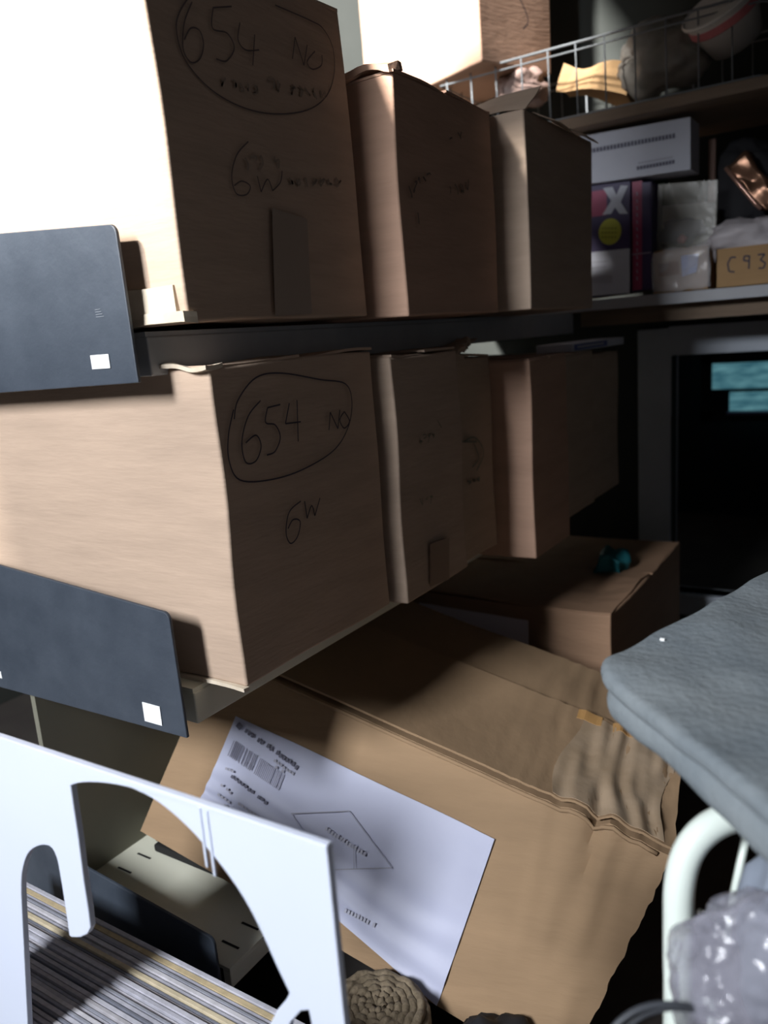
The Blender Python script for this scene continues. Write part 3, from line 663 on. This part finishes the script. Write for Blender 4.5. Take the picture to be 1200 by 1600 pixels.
# sleeves
cols = [(.42, .42, .48), (.48, .48, .54), (.28, .29, .34), (.52, .42, .26), (.40, .39, .42), (.55, .54, .58), (.16, .17, .21), (.58, .50, .35)]
SM = [mat('sleeve_card_%d' % i, c_, .75, col2=tuple(k*.75 for k in c_), scale=60, stretch=(1, 1, 1)) for i, c_ in enumerate(cols)]
order = [1, 3, 0, 2, 5, 0, 7, 6, 4, 1, 0, 5, 2, 0, 6, 1, 4, 2, 0, 5, 2, 1, 6, 4, 0, 2]
desc = ['pale grey', 'light grey', 'dark grey', 'tan', 'mid grey', 'whitish grey', 'charcoal', 'cream']
ths = (.0055, .0062, .0040, .0075, .0050, .0058, .0036, .0060)
ordw = ['furthest', 'second', 'third', 'fourth', 'fifth', 'sixth', 'seventh', 'eighth', 'ninth', 'tenth', 'eleventh', 'twelfth', 'thirteenth', 'fourteenth', 'fifteenth']
ys = .600; protos = {}; xe = hit(606, 1600, 'z', .70).x
for k, ci in enumerate(order):
    th = ths[ci]
    zt_ = .700+random.uniform(-.004, .003); xr = xe+random.uniform(-.008, .004)
    if ci not in protos:
        v, f = boxv(-.70, 0, -th/2, th/2, 0, .24)
        o = link('record_sleeve', v, f, SM[ci], None, bevel=.0006); protos[ci] = o
    else:
        o = protos[ci].copy(); S.collection.objects.link(o)
    o.location = (xr, ys, zt_-.24); o.rotation_euler = (0, 0, random.uniform(-.001, .001))
    n_k = len(order)-1-k
    if k == 0: ps_ = 'furthest back of the row'
    elif n_k == 0: ps_ = 'nearest the white crate end'
    elif k < 15: ps_ = ordw[k]+' counting from the furthest back'
    else: ps_ = ordw[n_k]+' counting from the white crate end'
    tag(o, 'thin %s record sleeve edge, %s' % (desc[ci], ps_), 'record sleeve', 'record sleeves in the white crate')
    nt_ = ths[order[k+1]] if k+1 < len(order) else 0
    ys -= (th+nt_)/2+.0012

# ================================================================== WHITE RAIL, BLANKET, BAG, CABLE
rail = thing('bed_rail', 'white tubular metal rail with rounded corner at lower right', 'rail', (EYE+ray(1062, 1600)*.62)*1)
def at(x, y, t): return EYE+ray(x, y)*t
pb_ = at(1060, 1600, .63); foot = Vector((pb_.x-.012, pb_.y+.01, FZ))
pts = [foot, foot*.5+pb_*.5, pb_, at(1060, 1500, .627), at(1060, 1430, .625), at(1061, 1390, .624), at(1068, 1350, .624), at(1083, 1318, .624), at(1108, 1293, .625), at(1140, 1278, .627), at(1172, 1280, .63), at(1215, 1306, .63), at(1290, 1350, .63), at(1400, 1420, .63)]
mb = MB(); mb.tube(smoothline(pts, 6), .0115, 20); mb.build('tube', ENAM, rail, smooth=True)
mb = MB(); mb.tube([at(1168, 1296, .64), at(1147, 1395, .65), at(1135, 1470, .655)], .0032, 8); mb.build('thin_rod', ENAM, rail, smooth=True)
mb = MB(); mb.tube([at(1092, 1424, .66), at(1125, 1440, .66)], .0025, 8); mb.build('thin_rod', ENAM, rail, smooth=True)
mb = MB(); mb.tube([at(1083, 1562, .63), at(1112, 1565, .635), at(1114, 1610, .63), at(1114, 1700, .63)], .004, 8); mb.build('bracket', ENAM, rail, smooth=True)
# blanket
ZC = 1.185
c0 = hit(925, 1038, 'z', ZC); cA = hit(1201, 888, 'z', ZC); cBk = hit(1201, 1262, 'z', ZC)
dA = (cA-c0); dB = (cBk-c0)
def blan(s, t, k, lo, hi, grow):
    # bilinear sheet, rounded at its rims
    q = c0 + dA*(1.7*s) + dB*(1.45*t)
    e = min(s*1.7*dA.length, t*1.45*dB.length, 1)
    return q
def layer(zlo, zhi, inset, seed):
    th = zhi-zlo; n = 46; rng_ = []
    def prof(e): r = th*.5; e = min(max(e, 0), r); return math.sqrt(max(r*r-(r-e)**2, 0))/r
    vs = []; fs = []
    la, lb_ = dA.length*1.7, dB.length*1.45
    def par(i): u_ = i/n; return u_**1.8
    for k in (0, 1):
        for i in range(n+1):
            for j in range(n+1):
                s = par(i); t = par(j); ea = s*la; eb = t*lb_
                # round plan corner
                e = min(ea, eb); 
                if ea < .03 and eb < .03: e = .03-math.hypot(.03-ea, .03-eb)
                h_ = prof(e)
                q = c0+dA*(1.7*s)+dB*(1.45*t)
                if ea < .03 and eb < .03 and e < 0:
                    dd = math.hypot(.03-ea, .03-eb); sc = .03/dd
                    s2 = (.03-(.03-ea)*sc)/la; t2 = (.03-(.03-eb)*sc)/lb_
                    q = c0+dA*(1.7*s2)+dB*(1.45*t2)
                q = q + (dA.normalized()+dB.normalized())*inset
                mid = (zlo+zhi)/2; z = mid+(th/2*h_ if k else -th/2*h_)
                wv_ = .006*nz(q, 9, seed)*min(1, e/.03 if e > 0 else 0) + .003*nz(q, 22, seed+1) 
                q = q + Vector((.004*nz(q, 14, seed+4), .004*nz(q, 14, seed+5), 0)); q.z = z+wv_-(ZC-0)*0
                vs.append(q)
    ix = lambda k, i, j: k*(n+1)**2+i*(n+1)+j
    for i in range(n):
        for j in range(n):
            fs.append((ix(0, i, j), ix(0, i+1, j), ix(0, i+1, j+1), ix(0, i, j+1))); fs.append((ix(1, i, j), ix(1, i, j+1), ix(1, i+1, j+1), ix(1, i+1, j)))
    for i in range(n): fs.append((ix(0, i, n), ix(0, i+1, n), ix(1, i+1, n), ix(1, i, n))); fs.append((ix(0, n, i), ix(1, n, i), ix(1, n, i+1), ix(0, n, i+1)))
    return vs, fs
mb = MB(); mb.add(*layer(ZC-.018, ZC, 0, 1)).add(*layer(ZC-.050, ZC-.016, .004, 7))
o = mb.build('folded_blanket', CLOTH, None, smooth=True); tag(o, 'folded dark grey felt blanket resting on the white rail', 'blanket')
p = hit(1035, 999, 'z', ZC+.001); o2 = MB().box(p.x-.0022, p.x+.0022, p.y-.0008, p.y+.0008, ZC-.001, ZC+.0022).build('lint', STICK, o)
# wrapped bundle
wrp = thing('wrapped_bundle', 'blue-grey bundle in crinkled clear plastic at the bottom right corner', 'bundle', at(1190, 1560, .56))
lump('bundle', at(1255, 1480, .58), (.045, .045, .09), mat('bluegrey_cloth', (.22, .25, .31), .8, col2=(.18, .21, .26)), 21, None, None, parent=wrp, amp=.2)
bm = bmesh.new(); bmesh.ops.create_icosphere(bm, subdivisions=6, radius=1)
for v in bm.verts:
    d = v.co.copy(); cr_ = abs(noise.noise(d*2.2+Vector((3, 0, 0)))); cr2 = abs(noise.noise(d*4.5+Vector((0, 5, 0))))
    k = 1+.22*noise.noise(d*1.6)+.10*cr_-.10*cr2-.05*abs(noise.noise(d*12)); v.co = Vector((d.x*.070*k, d.y*.06*k, d.z*.085*k))
me = bpy.data.meshes.new('plastic_wrap'); bm.to_mesh(me); bm.free()
WRAP = mat('crinkled_wrap', (.30, .30, .36), .22, bump=.5, bscale=30, alpha=.5, spec=.5, coat=.1); me.materials.append(WRAP)
for p_ in me.polygons: p_.use_smooth = True
o = bpy.data.objects.new('plastic_wrap', me); S.collection.objects.link(o); o.parent = wrp; o.location = at(1222, 1578, .545)-wrp.location
# cable
mb = MB(); pts = [at(930, 1660, .52), at(955, 1612, .52), at(985, 1584, .52), at(1020, 1571, .52), at(1060, 1570, .52), at(1100, 1580, .525), at(1130, 1596, .53), at(1160, 1640, .53)]
mb.tube(smoothline(pts, 6), .0022, 10); mb.tube(smoothline([p_+Vector((.004, .006, -.006)) for p_ in pts], 6), .0022, 10)
o = mb.build('cable', RUB, None, smooth=True); tag(o, 'black looped cable crossing the foot of the white rail', 'cable')
